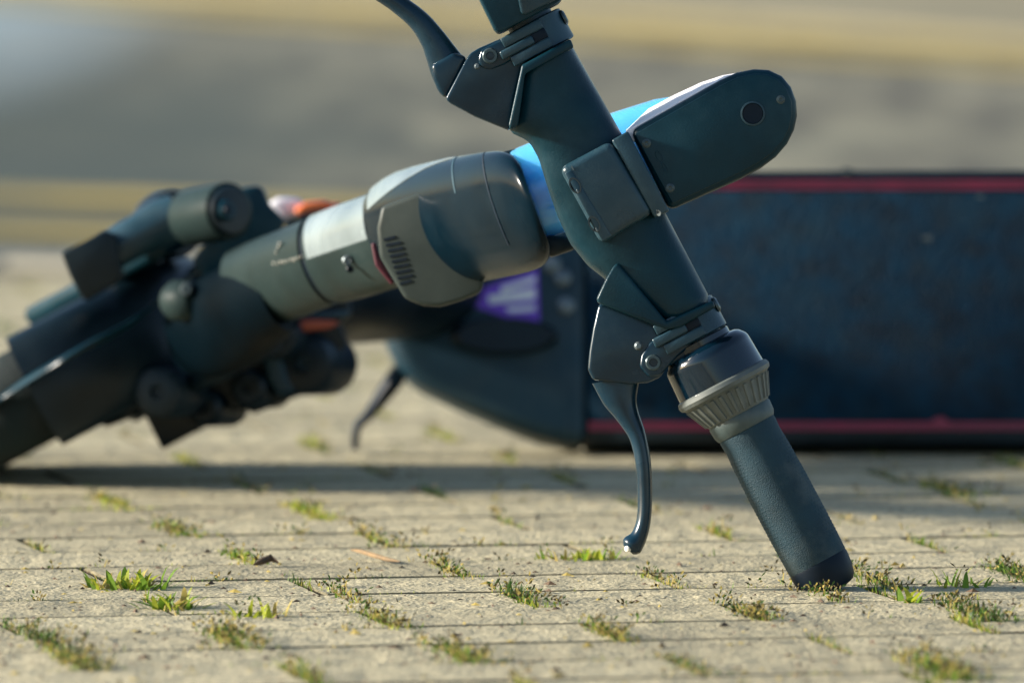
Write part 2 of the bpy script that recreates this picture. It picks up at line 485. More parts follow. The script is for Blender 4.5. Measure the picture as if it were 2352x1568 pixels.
cands = []
for i in range(-45, 50):
    for j in range(-16, 17):
        c = G0 + CD * (i * BW) + RD * ((j + 0.5) * BL + (BL / 2 if i % 2 else 0))
        corners = [c + RD * (sx * BL / 2) + CD * (sy * BW / 2) for sx in (-1, 1) for sy in (-1, 1)]
        if max((k - K0).dot(KN) for k in corners) > 0.012: continue
        if c.y < 3.2: continue
        px, py = project(c)
        pxs = [project(k)[0] for k in corners]; pys = [project(k)[1] for k in corners]
        vis = max(pxs) > -30 and min(pxs) < 2382 and max(pys) > 0 and min(pys) < 1600
        cands.append((not vis, c.y, c, i, j))
cands.sort(key=lambda t: (t[0], t[1]))
rest = MB()
nb = 0
for (hid, yy, c, i, j) in cands:
    r = random.Random(i * 1000 + j)
    rot = Matrix.Rotation(YAW + r.uniform(-.006, .006), 4, 'Z') @ Matrix.Rotation(r.uniform(-.0035, .0035), 4, 'X') @ Matrix.Rotation(r.uniform(-.002, .002), 4, 'Y')
    z = r.uniform(-0.0003, 0.0003)
    loc = Vector((c.x, c.y, z)) + RD * r.uniform(-.001, .001) + CD * r.uniform(-.0005, .0005)
    if not hid and nb < 298:
        o = bpy.data.objects.new('paving_brick', variants[r.randrange(8)])
        COL.objects.link(o); o.parent = pavement
        o.matrix_local = Matrix.Translation(loc) @ rot
        nb += 1
    else:
        me = variants[r.randrange(8)]
        mt = Matrix.Translation(loc) @ rot
        o_ = len(rest.v); rest.v += [mt @ v.co for v in me.vertices]; rest.f += [tuple(i_ + o_ for i_ in p.vertices) for p in me.polygons]; rest.mi += [p.material_index for p in me.polygons]
build('paving_bricks_around', rest, [M['paver'], M['pside'], M['pedge']], parent=pavement, smooth=False, kind='stuff')
print('bricks single', nb, 'joined', len(cands) - nb)

# ================================================================== SCOOTER
contact = ground(1853, 1352)
ZC = (contact - Vector((0, 0, H))).dot(F)          # camera-axis distance of the handlebar plane
PPM = FPX / ZC                                      # picture px per metre there
scooter = empty('electric_scooter', Vector((0.15, 6.75, 0)))
tag(scooter, 'black rental electric scooter lying on its side on beige paving bricks', 'scooter')
S = scooter

# handlebar frame: a along the bar (towards the lower grip), b across it (towards the display), c towards the camera
ANG = math.radians(28)
Ua = R * math.sin(ANG) - U * math.cos(ANG)
Vb = R * math.cos(ANG) + U * math.sin(ANG)
Wc = -F
def hb(px, py, c=0.0):
    return Vector((0, 0, H)) + F * ZC + R * ((px - CX) / PPM) - U * ((py - CY) / PPM) + Wc * c
def ab(a, b, c=0.0):
    return hb(1410, 440) + Ua * a + Vb * b + Wc * c
def slab(name, pts, c0, c1, mat, parent, bevel=0.003, seg=3, f=hb, **k):
    return build(name, prism([f(x, y, c0) for x, y in pts], Wc * (c1 - c0)), mat, parent=parent, root=S, bevel=bevel, seg=seg, **k)

# ---- bar moulding
def to_ab(px, py):
    dx, dy = (px - 1410) / PPM, (py - 440) / PPM
    return dx * math.sin(ANG) + dy * math.cos(ANG), dx * math.cos(ANG) - dy * math.sin(ANG)
def interp(ch, a):
    if a <= ch[0][0]: return ch[0][1]
    for (a0, b0), (a1, b1) in zip(ch, ch[1:]):
        if a <= a1: return b0 + (b1 - b0) * (a - a0) / max(a1 - a0, 1e-9)
    return ch[-1][1]
LEFT = [to_ab(*p) for p in ((1196, 154), (1180, 232), (1170, 296), (1176, 306), (1210, 322), (1222, 336), (1238, 366), (1258, 432), (1282, 500), (1310, 560), (1350, 610), (1398, 648), (1450, 690), (1505, 735), (1530, 745))]
RIGHT = [to_ab(*p) for p in ((1308, 94), (1425, 302), (1532, 496), (1634, 690))]
a_top, a_bot = to_ab(1252, 124)[0], to_ab(1582, 718)[0]
m_ = MB(); vs = []; fs = []
NS, NR = 64, 48
for i in range(NS + 1):
    a_ = a_top + (a_bot - a_top) * i / NS
    e_ = min(i, NS - i)
    sh = 1.0 if e_ > 1 else (0.93 if e_ == 0 else 0.985)
    bl_, br_ = interp(LEFT, a_), interp(RIGHT, a_)
    w_ = (br_ - bl_) / 2 * sh; cb = (br_ + bl_) / 2; hd = 0.0215 * sh
    for k in range(NR):
        t_ = 2 * math.pi * k / NR
        cs_, sn_ = math.cos(t_), math.sin(t_)
        ex = 2 / 2.7
        x_ = math.copysign(abs(cs_) ** ex, cs_) * w_; y_ = math.copysign(abs(sn_) ** ex, sn_) * hd
        vs.append(ab(a_, cb + x_, -.003 + y_))
for i in range(NS):
    for k in range(NR):
        k2 = (k + 1) % NR
        fs.append((i * NR + k, i * NR + k2, (i + 1) * NR + k2, (i + 1) * NR + k))
fs.append(tuple(range(NR))); fs.append(tuple(NS * NR + k for k in range(NR)))
m_.add(vs, fs)
handlebar = build('handlebar', m_, M['plastic'], parent=S, root=S, angle=40)
# lower lever shroud, prouder than the bar, its chamfer catches the light
slab('lever_shroud', [(1392, 640), (1408, 612), (1418, 604), (1530, 738), (1636, 690), (1642, 706), (1560, 752), (1532, 756), (1504, 748), (1374, 696), (1370, 686)],
     -0.016, 0.0196, M['plastic'], handlebar, bevel=0.004, seg=3)
slab('lever_shroud', [(1198, 152), (1310, 92), (1318, 112), (1206, 172), (1190, 290), (1172, 300), (1168, 290)],
     -0.016, 0.0215, M['plastic'], handlebar, bevel=0.003, seg=3)

# ---- clamp block for the display
clamp = slab('display_clamp', [(1284, 388), (1402, 325), (1500, 490), (1380, 562)], 0.008, 0.029, M['plastic_grey'], S, bevel=0.0042, seg=5)
slab('clamp_band', [(1403.5, 324.5), (1441, 303), (1536, 486), (1502, 501)], 0.008, 0.0284, M['plastic_grey'], S, bevel=0.0012, seg=3)
# sunk channel with two bolt recesses along the clamp's outer edge
slab('bolt_channel', [(1296, 400), (1312, 392), (1404, 543), (1382, 556)], 0.0275, 0.0296, M['plastic_grey'], clamp, bevel=0.0006, seg=2)
for (x, y) in ((1320, 428), (1364, 516)):
    mbx = lathe(hb(x, y, 0.0292), Wc, [(0, 0.0048), (0.0006, 0.0048), (0.0006, 0.0036), (-0.002, 0.0030)], 24, e1=Ua, squash=0.62, cap=False)
    o = build('bolt_recess', mbx, M['gloss'], parent=clamp, root=S)
    mbx = lathe(hb(x + 6, y + 13, 0.0298), Wc, [(0, 0.0013), (0.0008, 0.0009)], 12, e1=Ua, squash=0.4)
    build('bolt_glint', mbx, M['steel'], parent=clamp, root=S)
# worn corner chips on the clamp
def chip(x, y, c, r, mat, parent, n=9, sq=0.5, e1=None):
    e1 = e1 or Ua
    pts = []
    for k in range(n):
        t = 2 * math.pi * k / n; rr = r * rnd.uniform(0.6, 1.15)
        pts.append(hb(x, y, c) + e1 * (rr * math.cos(t)) + Wc.cross(e1) * (rr * sq * math.sin(t)))
    return build('paint_chip', prism(pts, Wc * 0.0006), mat, parent=parent, root=S, smooth=False)
chip(1511, 490, 0.0278, 0.0022, M['chip'], clamp, sq=0.6)
chip(1314, 388, 0.0290, 0.0016, M['steel'], clamp, sq=0.4)

# ---- display paddle
def arc(cx, cy, r, a0, a1, n):
    return [(cx + r * math.cos(math.radians(a0 + (a1 - a0) * k / n)), cy + r * math.sin(math.radians(a0 + (a1 - a0) * k / n))) for k in range(n + 1)]
pad = [(1446, 302), (1652, 186), (1690, 169), (1730, 161), (1764, 163), (1794, 177), (1815, 202), (1827, 234), (1829, 268), (1822, 300),
       (1806, 332), (1780, 362), (1748, 386), (1700, 412), (1537, 484)]
display = slab('display', pad, -0.034, 0.0215, M['plastic'], S, bevel=0.0045, seg=4)
inner = [(1456, 310), (1656, 197), (1692, 180), (1730, 172), (1760, 173), (1786, 186), (1805, 208), (1816, 236), (1817, 266), (1811, 296),
         (1796, 325), (1772, 352), (1742, 374), (1696, 399), (1543, 469)]
face = slab('display_back_plate', inner, 0.0205, 0.0228, M['plastic'], display, bevel=0.0006, seg=2)
def screw(x, y, c, r, parent, mat=None, f=hb, name='screw'):
    m_ = lathe(f(x, y, c), Wc, [(-0.001, r * 1.35), (0.0001, r * 1.35), (0.0003, r), (0.0012, r * 0.92), (0.0014, r * 0.55), (0.0006, r * 0.5), (0.0005, 0.0001)], 20)
    o = build(name, m_, mat or M['screw'], parent=parent, root=S)
    return o
for (x, y) in ((1484, 331), (1538, 433), (1791, 231)):
    screw(x, y, 0.0226, 0.0021, display)
m_ = lathe(hb(1727, 263, 0.0226), Wc, [(0, 0.0068), (0.0010, 0.0066), (0.0012, 0.0058), (-0.0006, 0.0054), (-0.0010, 0.0048), (-0.0003, 0.0030), (0.0, 0.0001)], 36)
btn = build('display_button', m_, M['plastic_grey'], parent=display, root=S)
build('button_recess', lathe(hb(1727, 263, 0.0231), Wc, [(0, .0056), (.0004, .0054), (.0002, .004), (.00045, .0001)], 32), M['cap'], parent=display, root=S)
# moulded keyhole next to the screws
m_ = MB()
for k in range(2):
    lathe(hb(1512 + 12 * k, 362 + 24 * k, 0.0226), Wc, [(0, 0.0040 - .001 * k), (0.0005, 0.0038 - .001 * k), (0.0005, 0.0032 - .001 * k), (0, 0.0030 - .001 * k)], 20, e1=Ua, squash=0.4, mb=m_, cap=False)
build('moulding_mark', m_, M['plastic'], parent=display, root=S)
# sun gleam on the paddle's upper side, put into a white shell
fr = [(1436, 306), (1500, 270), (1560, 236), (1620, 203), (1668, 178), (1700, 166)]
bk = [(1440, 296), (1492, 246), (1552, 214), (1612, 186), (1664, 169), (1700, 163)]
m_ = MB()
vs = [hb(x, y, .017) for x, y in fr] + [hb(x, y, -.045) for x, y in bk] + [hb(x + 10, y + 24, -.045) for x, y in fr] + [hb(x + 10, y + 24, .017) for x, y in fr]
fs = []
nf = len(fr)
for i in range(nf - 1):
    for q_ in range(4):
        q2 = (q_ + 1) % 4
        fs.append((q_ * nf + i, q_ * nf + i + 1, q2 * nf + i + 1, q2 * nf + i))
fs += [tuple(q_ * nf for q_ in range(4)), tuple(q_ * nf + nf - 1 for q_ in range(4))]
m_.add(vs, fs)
build('display_gleam_shell', m_, M['white'], parent=display, root=S, angle=30)

# ---- grip assembly on the lower end (turned parts about the bar axis)
BB = 0.0033
ax0 = ab(0, BB, -0.002)
def turned(name, prof, mat, parent, n=56, **k):
    return build(name, lathe(ax0, Ua, [(t / 1000, r / 1000) for t, r in prof], n, e1=Vb), mat, parent=parent, root=S, **k)
grip = turned('grip', [(146, 16.2), (150, 16.8), (156, 16.4), (165, 16.9), (185, 17.4), (205, 17.4), (222, 17.3), (231, 17.1), (232.5, 16.6)], M['grip'], S)
# knurled band: small raised lozenges on both flanks of the grip
kn = MB()
for row in range(28):
    t = 162 + row * 2.2
    for s_ in range(0, 360, 9):
        a = math.radians(s_ + (4.5 if row % 2 else 0))
        side = abs(math.cos(a))
        if side < 0.66: continue
        c = ax0 + Ua * (t / 1000); e1 = Vb; e2 = Ua.cross(Vb)
        n_ = e1 * math.cos(a) + e2 * math.sin(a); tg = -e1 * math.sin(a) + e2 * math.cos(a)
        rr = (interp([(146, 16.2), (150, 16.8), (156, 16.4), (165, 16.9), (185, 17.4), (205, 17.4), (222, 17.3), (231, 17.1)], t) - .08) / 1000
        p = c + n_ * rr
        kn.add([p - tg * .0011, p - Ua * .0010, p + tg * .0011, p + Ua * .0010, p + n_ * .00032], [(0, 1, 4), (1, 2, 4), (2, 3, 4), (3, 0, 4)])
build('grip_knurling', kn, M['grip'], parent=grip, root=S, smooth=False, kind='stuff')
turned('grip_end_cap', [(231.5, 16.9), (233, 17.2), (240, 16.6), (245.5, 15.2), (248.0, 13.2), (249.2, 9)], M['cap'], S)
turned('grip_collar', [(139, 17.9), (140.5, 18.6), (146, 18.2), (148.5, 17.0), (149, 15)], M['collar'], S)
bell = turned('twist_ring', [(119, 25.6), (120, 27.2), (122.2, 27.9), (124.2, 27.2), (125.2, 25.4), (127, 24.2), (131, 22.4), (138, 19.2), (139.4, 18.2), (139.6, 15)], M['ring_grey'], S)
for k in range(30):
    a = 2 * math.pi * (k + 0.5) / 30
    e1 = Vb; e2 = Ua.cross(Vb)
    n_ = e1 * math.cos(a) + e2 * math.sin(a); tg = -e1 * math.sin(a) + e2 * math.cos(a)
    pts = []
    q0 = ax0 + Ua * 0.1262 + n_ * 0.0246; q1 = ax0 + Ua * 0.1383 + n_ * 0.0192
    m_ = MB()
    w0, w1 = .0017, .00125
    m_.add([q0 - tg * w0 - n_ * .001, q0 + tg * w0 - n_ * .001, q1 + tg * w1 - n_ * .001, q1 - tg * w1 - n_ * .001,
            q0 - tg * w0 * .55 + n_ * .0009, q0 + tg * w0 * .55 + n_ * .0009, q1 + tg * w1 * .55 + n_ * .0008, q1 - tg * w1 * .55 + n_ * .0008],
           [(4, 5, 6, 7), (0, 1, 5, 4), (1, 2, 6, 5), (2, 3, 7, 6), (3, 0, 4, 7)])
    build('rib', m_, M['ring_grey'], parent=bell, root=S, smooth=False)
turned('twist_housing', [(97.0, 16), (97.4, 19.5), (98.6, 21.8), (101.5, 24.2), (103.2, 24.9), (105, 25.1), (119.5, 25.8), (120, 24)], M['gloss'], S)
turned('bar_tube', [(70, 13.0), (98, 13.0)], M['plastic_grey'], S)
turned('washer', [(93.5, 16.2), (94, 17), (97, 17), (97.5, 16)], M['gloss'], S)

# ---- lever clamps with slot and screw (lower and upper)
def lever_clamp(t0, t1, screw_t, side_c):
    k_ = turned('lever_clamp', [(t0, 16.2), (t0 + .6, 17.4), (t1 - .6, 17.4), (t1, 16.2)], M['plastic_grey'], S, n=40)
    tm = (t0 + t1) / 2
    # dark slot recess and the tongue inside it
    def bx(name, a0, a1, b0, b1, c0, c1, mat, bev=.0006):
        pts = [ab(a0, b0, c0), ab(a1, b0, c0), ab(a1, b1, c0), ab(a0, b1, c0)]
        return build(name, prism(pts, Wc * (c1 - c0)), mat, parent=k_, root=S, bevel=bev, seg=2)
    bx('clamp_jaw', (t0 + .5) / 1000, (t0 + 6) / 1000, -.016, .008, 0.004, 0.0165, M['plastic_grey'])
    bx('clamp_jaw', (t1 - 6) / 1000, (t1 - .5) / 1000, -.016, .008, 0.004, 0.0165, M['plastic_grey'])
    bx('clamp_slot', (t0 + 6.2) / 1000, (t1 - 6.2) / 1000, -.001, .008, 0.004, 0.0158, M['cap'])
    bx('clamp_tongue', (t0 + 6.6) / 1000, (t1 - 6.6) / 1000, -.020, .000, 0.006, 0.0172, M['plastic_grey'], .001)
    m_ = lathe(ab((tm - 3) / 1000, BB + .0166, .002), Vb, [(0, .0045), (.0012, .0042), (.0020, .003)], 20)
    build('clamp_screw', m_, M['screw'], parent=k_, root=S)
    return k_
lever_clamp(74.5, 93, 0, 1)
lever_clamp(-103, -85, 0, 1)

# ---- brake levers
def lever_assembly(bracket_pts, boss, centre, widths, depths, tipr, parent, pins, chips, c0=-0.010, c1=0.011):
    br = slab('lever_bracket', bracket_pts, c0, c1, M['lever'], parent, bevel=0.0035, seg=4)
    # arm
    path = smooth_path([(x, y, w, d) for (x, y), w, d in zip(centre, widths, depths)], 6)
    cs, e1s, r1, r2 = [], [], [], []
    for i, (x, y, w, d) in enumerate(path):
        a_ = path[max(i - 1, 0)]; b_ = path[min(i + 1, len(path) - 1)]
        tx, ty = b_[0] - a_[0], b_[1] - a_[1]; L_ = math.hypot(tx, ty) or 1
        nx, ny = -ty / L_, tx / L_
        cs.append(hb(x, y, 0.001)); e1s.append((R * nx - U * ny).normalized())
        r1.append(w / PPM); r2.append(d / PPM)
    arm = build('lever_arm', sweep(cs, e1s, r1, r2, Wc, 24), M['lever'], parent=br, root=S, angle=60)
    for (x, y, r, kindn) in pins:
        if kindn == 'pivot':
            slab('lever_link', boss, c1 - .002, c1 + .0018, M['lever'], br, bevel=.0016, seg=3)
            m_ = lathe(hb(x, y, c1), Wc, [(0, r), (0.0022, r), (0.0030, r * 0.85), (0.0030, r * 0.55), (0.0016, r * 0.5), (0.0015, .0001)], 24)
            build('pivot_pin', m_, M['screw'], parent=br, root=S)
        else:
            m_ = lathe(hb(x, y, c1 - .0005), Wc, [(0, r), (0.0012, r * 0.9), (0.0022, r * 0.5)], 16)
            build('grub_screw', m_, M['steel'], parent=br, root=S)
    for (x, y, r, e) in chips:
        chip(x, y, c1 - .0016, r, M['chip'], br, e1=e)
    return br, arm

low_br = [(1374, 702), (1386, 694), (1506, 742), (1534, 752), (1572, 742), (1590, 760), (1594, 800), (1572, 822), (1530, 844), (1516, 866), (1488, 878),
          (1448, 882), (1362, 872), (1350, 848), (1354, 806), (1362, 756)]
br1, arm1 = lever_assembly(low_br, [(1468, 842), (1472, 816), (1492, 786), (1520, 764), (1566, 746), (1588, 766), (1590, 792), (1556, 818), (1534, 842), (1516, 862), (1490, 866)],
    [(1415, 870), (1424, 912), (1440, 950), (1464, 1000), (1477, 1060), (1481, 1130), (1479, 1190), (1468, 1230), (1452, 1252), (1443, 1262)],
    [56, 42, 28, 20, 18, 17, 16.5, 19, 25, 16], [30, 30, 28, 27, 26, 25, 25, 25, 27, 17], 0, S,
    [(1500, 832, 0.0044, 'pivot'), (1466, 794, 0.0026, 'grub')],
    [(1367, 860, 0.0030, U), (1373, 868, 0.0024, R)])
m_ = lathe(hb(1439, 1259, 0.0064), (Wc - R * .8).normalized(), [(-.002, .0017), (.0000, .0016), (.0004, .0009)], 18)
build('tip_highlight', m_, M['chip'], parent=br1, root=S)  # sun highlight on the ball tip, painted as a bright dot
# sunlit left edge of the bracket, its gloss painted as a grey strip
slab('edge_gloss', [(1375, 704), (1380, 704), (1366, 760), (1360, 808), (1357, 846), (1352, 846), (1356, 806), (1364, 756)], 0.0062, 0.0098, M['ring_grey'], br1, bevel=.0006, seg=2)

up_br = [(1068, 142), (1080, 124), (1100, 112), (1146, 92), (1206, 64), (1240, 70), (1262, 104), (1214, 142), (1198, 158), (1180, 232), (1170, 300), (1090, 268), (1030, 236), (1024, 226)]
br2, arm2 = lever_assembly(up_br, [(1098, 140), (1104, 116), (1140, 98), (1200, 72), (1232, 84), (1238, 108), (1190, 132), (1158, 150), (1126, 162), (1104, 156)],
    [(1052, 186), (1032, 160), (1014, 126), (994, 90), (962, 48), (915, 10), (870, -18), (820, -46), (765, -76), (715, -104)],
    [46, 44, 37, 30, 25, 22, 20, 19, 22, 16], [28, 29, 28, 27, 26, 25, 25, 25, 27, 17], 0, S,
    [(1126, 130, 0.0044, 'pivot'), (1096, 154, 0.0018, 'grub')],
    [(1036, 224, 0.0022, U)])
slab('lever_root', [(1074, 132), (1026, 228), (1008, 214), (996, 186), (990, 150), (1040, 120)], -0.009, 0.009, M['lever'], br2, bevel=.004, seg=4)

# ---- control box and far grip above the frame
box = slab('control_box', [(1086, -30), (1240, -104), (1292, -4), (1284, 8), (1160, 72), (1146, 78), (1136, 72)], -0.022, 0.024, M['plastic'], S, bevel=0.004, seg=4)
slab('control_lid', [(1176, -66), (1236, -96), (1284, -6), (1276, 4), (1206, 38), (1196, 34)], 0.022, 0.0262, M['plastic_grey'], box, bevel=0.002, seg=3)
g2 = build('grip', lathe(ax0, -Ua, [(.125, .0162), (.132, .0172), (.20, .0174), (.228, .0170), (.230, .016)], 40, e1=Vb), M['grip'], parent=S, root=S)
build('grip_end_cap', lathe(ax0, -Ua, [(.2295, .0168), (.238, .0166), (.244, .0150), (.247, .009)], 40, e1=Vb), M['cap'], parent=S, root=S)
build('bar_tube', lathe(ax0, -Ua, [(.080, .0130), (.130, .0130)], 32, e1=Vb), M['plastic_grey'], parent=S, root=S)

# ================================================================== STEM (from behind the bar away to the front wheel on the left)
E_img = (R * 0.94 + U * 0.34).normalized()
N1 = (U * 0.94 - R * 0.34).normalized()
def stem_depth(px):
    """world y of the stem axis under picture column px (straight stem: 6.95 m at the fork, 6.29 m at the bar)"""
    t = (px - 330) / (1235 - 330)
    return 1.0 / ((1 - t) / 6.95 + t / 6.29)
def ring(px, py, rpx, sag, n=48, rn=None, flat=None):
    y = stem_depth(px); c = at(px, py, y); k = (c - Vector((0, 0, H))).dot(F) / FPX
    r = rpx * k; e2 = -F + E_img * (-sag)
    ps = []
    for i in range(n):
        a = 2 * math.pi * i / n
        ps.append(c + N1 * (r * math.cos(a)) + e2 * (r * math.sin(a)))
    return ps
def loft(stations, n=48, sub=1, cap=True):
    st = smooth_path(stations, sub) if sub > 1 else stations
    m_ = MB(); vs = []; fs = []
    for s_ in st: vs += ring(*s_, n=n)
    for i in range(len(st) - 1):
        for k in range(n):
            k2 = (k + 1) % n
            fs.append((i * n + k, i * n + k2, (i + 1) * n + k2, (i + 1) * n + k))
    if cap:
        fs.append(tuple(range(n))); fs.append(tuple((len(st) - 1) * n + k for k in range(n)))
    m_.add(vs, fs)
    return m_
def sector(stations, a0, a1, n=14, lift=1.2):
    m_ = MB(); vs = []; fs = []
    amax = a1
    for st_ in stations:
        px, py, rp, sg = st_[:4]; a1 = st_[4] if len(st_) > 4 else amax
        full = ring(px, py, rp + lift, sg, n=360); inn = ring(px, py, rp - 4, sg, n=360)
        ids = [int(round(a0 + (a1 - a0) * k / n)) % 360 for k in range(n + 1)]
        vs += [full[i] for i in ids] + [inn[i] for i in reversed(ids)]
    w_ = 2 * (n + 1)
    for i in range(len(stations) - 1):
        for k in range(w_):
            k2 = (k + 1) % w_
            fs.append((i * w_ + k, i * w_ + k2, (i + 1) * w_ + k2, (i + 1) * w_ + k))
    fs.append(tuple(range(w_))); fs.append(tuple((len(stations) - 1) * w_ + k for k in range(w_)))
    m_.add(vs, fs)
    return m_
stem = build('stem', loft([(560, 668, 96, .46), (600, 652, 101, .46), (680, 624, 103, .45), (738, 600, 103, .44)]), M['stem'], parent=S, root=S)
build('stem_seam', loft([(736, 602, 97, .44), (752, 596, 97, .44)]), M['cap'], parent=stem, root=S)
build('stem_collar', loft([(748, 597, 103, .44), (756, 594, 107, .44), (800, 580, 110, .42), (905, 546, 112, .40)]), M['stem'], parent=S, root=S)
head = build('stem_head_shell', loft([(880, 552, 104, .40), (905, 545, 124, .36), (960, 530, 141, .32), (1030, 514, 147, .28), (1100, 500, 148, .24), (1160, 488, 147, .18), (1196, 480, 141, .12), (1218, 474, 126, .07), (1230, 471, 104, .04)], sub=6), M['stem_dark'], parent=S, root=S, angle=70)
build('shell_seam', sector([(1098, 500.4, 148.4, .24), (1101, 499.8, 148.4, .24)], -20, 62, lift=0.8), M['plastic_grey'], parent=head, root=S)
build('shell_seam', sector([(1163, 487.4, 147.0, .18), (1166, 486.8, 147.0, .18)], -40, 120, lift=0.6), M['cap'], parent=head, root=S)

bl = MB(); bv = []; bf = []
for (x, y, rp, yy) in ((1205, 450, 104, 6.315), (1210, 448, 109, 6.315), (1300, 415, 112, 6.315), (1420, 372, 112, 6.315), (1540, 330, 108, 6.315), (1600, 309, 96, 6.315), (1606, 307, 80, 6.315)):
    c_ = at(x, y, yy); k_ = yy / FPX
    for i in range(48):
        t_ = 2 * math.pi * i / 48
        bv.append(c_ + N1 * (rp * k_ * math.cos(t_)) - F * (rp * k_ * math.sin(t_)))
for i in range(6):
    for k in range(48):
        bf.append((i * 48 + k, i * 48 + (k + 1) % 48, i * 48 + 48 + (k + 1) % 48, i * 48 + 48 + k))
bf.append(tuple(range(48))); bf.append(tuple(6 * 48 + k for k in range(48)))
bl.add(bv, bf)
build('blue_stem_band', bl, M['blue'], parent=S, root=S)
# bright sky reflection painted as pale strips along the upper collar and head
build('collar_highlight', sector([(756, 594, 107, .44), (800, 580, 110, .42), (892, 550, 112, .40)], -30, 82), M['pale'], parent=stem, root=S)
build('head_highlight', sector([(905, 545, 124, .36, 52), (930, 537, 133, .34, 48), (960, 530, 141, .32, 42), (1000, 520, 144, .30, 32), (1040, 512, 146, .28, 20), (1080, 503, 146.6, .25, 8), (1130, 494, 146.6, .2, -10)], -30, 34, lift=3.2), M['pale'], parent=head, root=S)
slab('sleeve_cover', [(1128, 356), (1160, 340), (1206, 330), (1219, 334), (1196, 352), (1178, 386), (1150, 390)], -0.14, -0.10, M['black'], stem, bevel=.004)
slab('sleeve_cover', [(1250, 536), (1310, 540), (1330, 566), (1262, 590), (1240, 560)], -0.14, -0.09, M['black'], stem, bevel=.004)

# angular lamp cover on the head, facing the camera side
def camslab(name, pts, y0, depth, mat, parent, bevel=.003, seg=3, tilt=0.0):
    """plate whose front outline is seen at pts; y0 is world y, tilt pushes the right side away (m per px)"""
    P = []
    for (x, y) in pts:
        P.append(at(x, y, y0 + tilt * (x - pts[0][0])))
    return build(name, prism(P, F * depth), mat, parent=parent, root=S, bevel=bevel, seg=seg)
lamp = camslab('lamp_cover', [(866, 524), (876, 474), (960, 444), (1008, 432), (1026, 444), (1064, 522), (1112, 652), (1104, 672), (1060, 690), (1010, 704), (972, 702), (930, 686), (905, 644), (872, 590)],
               stem_depth(985) - 0.050, 0.045, M['lamp'], head, bevel=.005, seg=4, tilt=-0.00006)
for i in range(9):
    x0 = 872 + i * 4.6; y0 = 548 + i * 12.6
    w = 34 if i not in (0, 8) else 26
    x0 += 9
    camslab('lamp_vent', [(x0, y0), (x0 + w, y0 - 7), (x0 + w + 1, y0 - 1), (x0 + 1, y0 + 6)], stem_depth(985) - 0.0505 - .00006 * (x0 - 866), 0.004, M['cap'], lamp, bevel=0, tilt=-.00006)
camslab('lamp_trim', [(852, 560), (862, 556), (872, 592), (906, 650), (898, 654), (862, 610)], stem_depth(930) - 0.040, 0.02, M['darkred'], head, bevel=.001)
# ridge line on the shell, screws on the collar, faded lettering marks
def stem_screw(px, py, rpx, mat, name='screw', parent=None, dy=0.0):
    y = stem_depth(px + 48) - 0.0295 + dy
    k = y / FPX
    m_ = lathe(at(px, py, y), -F, [(-.003, rpx * k), (.0008, rpx * k), (.0016, rpx * k * .7), (.0008, rpx * k * .4)], 20)
    return build(name, m_, mat, parent=parent or stem, root=S)
stem_screw(798, 598, 12, M['steel'])
stem_screw(804, 618, 9, M['cap'], 'screw_hole')
for i in range(9):
    x = 628 + i * 8.2; y = 606 - i * 1.9 + rnd.uniform(-2, 2)
    stem_screw(x, y, rnd.uniform(2.5, 4.5), M['chip'], 'print_mark')
for i in range(4):
    stem_screw(634 + i * 3 + rnd.uniform(-2, 2), 580 - i * 7, rnd.uniform(2, 3.5), M['chip'], 'print_mark')

# ---- folding joint
def cyl(px, py, y, ax, prof, mat, parent, name, n=40):
    k = y / FPX
    return build(name, lathe(at(px, py, y), ax, [(t * k, r * k) for t, r in prof], n), mat, parent=parent, root=S)
JAX = (F * 0.80 - R * 0.62 - U * 0.10).normalized()
hinge = cyl(528, 484, 6.80, JAX, [(-4, 40), (-2, 58), (4, 66), (150, 66), (160, 60)], M['stem'], S, 'hinge_barrel')
cyl(528, 484, 6.797, JAX, [(-8, 30), (-6, 52), (2, 56)], M['black'], hinge, 'hinge_cap')
cyl(524, 482, 6.788, JAX, [(-4, 10), (-4, 20), (2, 24), (6, 26)], M['plastic'], hinge, 'hinge_bolt')
cyl(524, 482, 6.782, JAX, [(-3, 5), (-2, 10), (2, 11)], M['cap'], hinge, 'hinge_bolt_socket')
cyl(418, 508, 6.93, JAX, [(-30, 34), (40, 34)], M['steel'], hinge, 'hinge_pin')
cyl(396, 516, 6.96, JAX, [(-20, 70), (-12, 78), (30, 80), (60, 74)], M['black'], hinge, 'hinge_washer')
camslab('hinge_gusset', [(556, 432), (592, 426), (606, 436), (618, 470), (654, 504), (640, 540), (600, 590), (560, 660), (470, 640), (440, 600), (470, 560)], 6.86, 0.05, M['plastic'], S, bevel=.006)
lp = [(412, 492, 50), (372, 512, 56), (320, 540, 48), (262, 572, 46), (210, 604, 44)]
lc = [at(x, y, 6.87) for x, y, w in lp]; le = (-R * 0.48 + U * 0.88).normalized()
arm = build('latch_lever', sweep(lc, [le] * 5, [w * 6.87 / FPX for x, y, w in lp], [.015] * 5, F, 24), M['plastic_grey'], parent=S, root=S)
camslab('latch_handle', [(140, 582), (240, 528), (268, 540), (280, 640), (196, 690), (186, 684), (162, 636)], 6.845, 0.05, M['black'], arm, bevel=.005, seg=3)
# white and amber marker behind the hinge
mk = camslab('side_marker', [(612, 470), (640, 452), (692, 456), (700, 484), (650, 506)], 7.02, 0.02, M['white'], S, bevel=.003)
camslab('amber_lens', [(672, 484), (700, 464), (742, 460), (768, 466), (760, 482), (690, 496)], 7.00, 0.02, M['orange'], mk, bevel=.003)
camslab('red_lens', [(764, 466), (780, 464), (786, 474), (770, 480)], 6.99, 0.02, M['redlens'], mk, bevel=.001)
camslab('marker_bracket', [(650, 506), (690, 494), (744, 482), (762, 478), (764, 490), (700, 520), (660, 530)], 6.98, 0.02, M['black'], mk, bevel=.002)

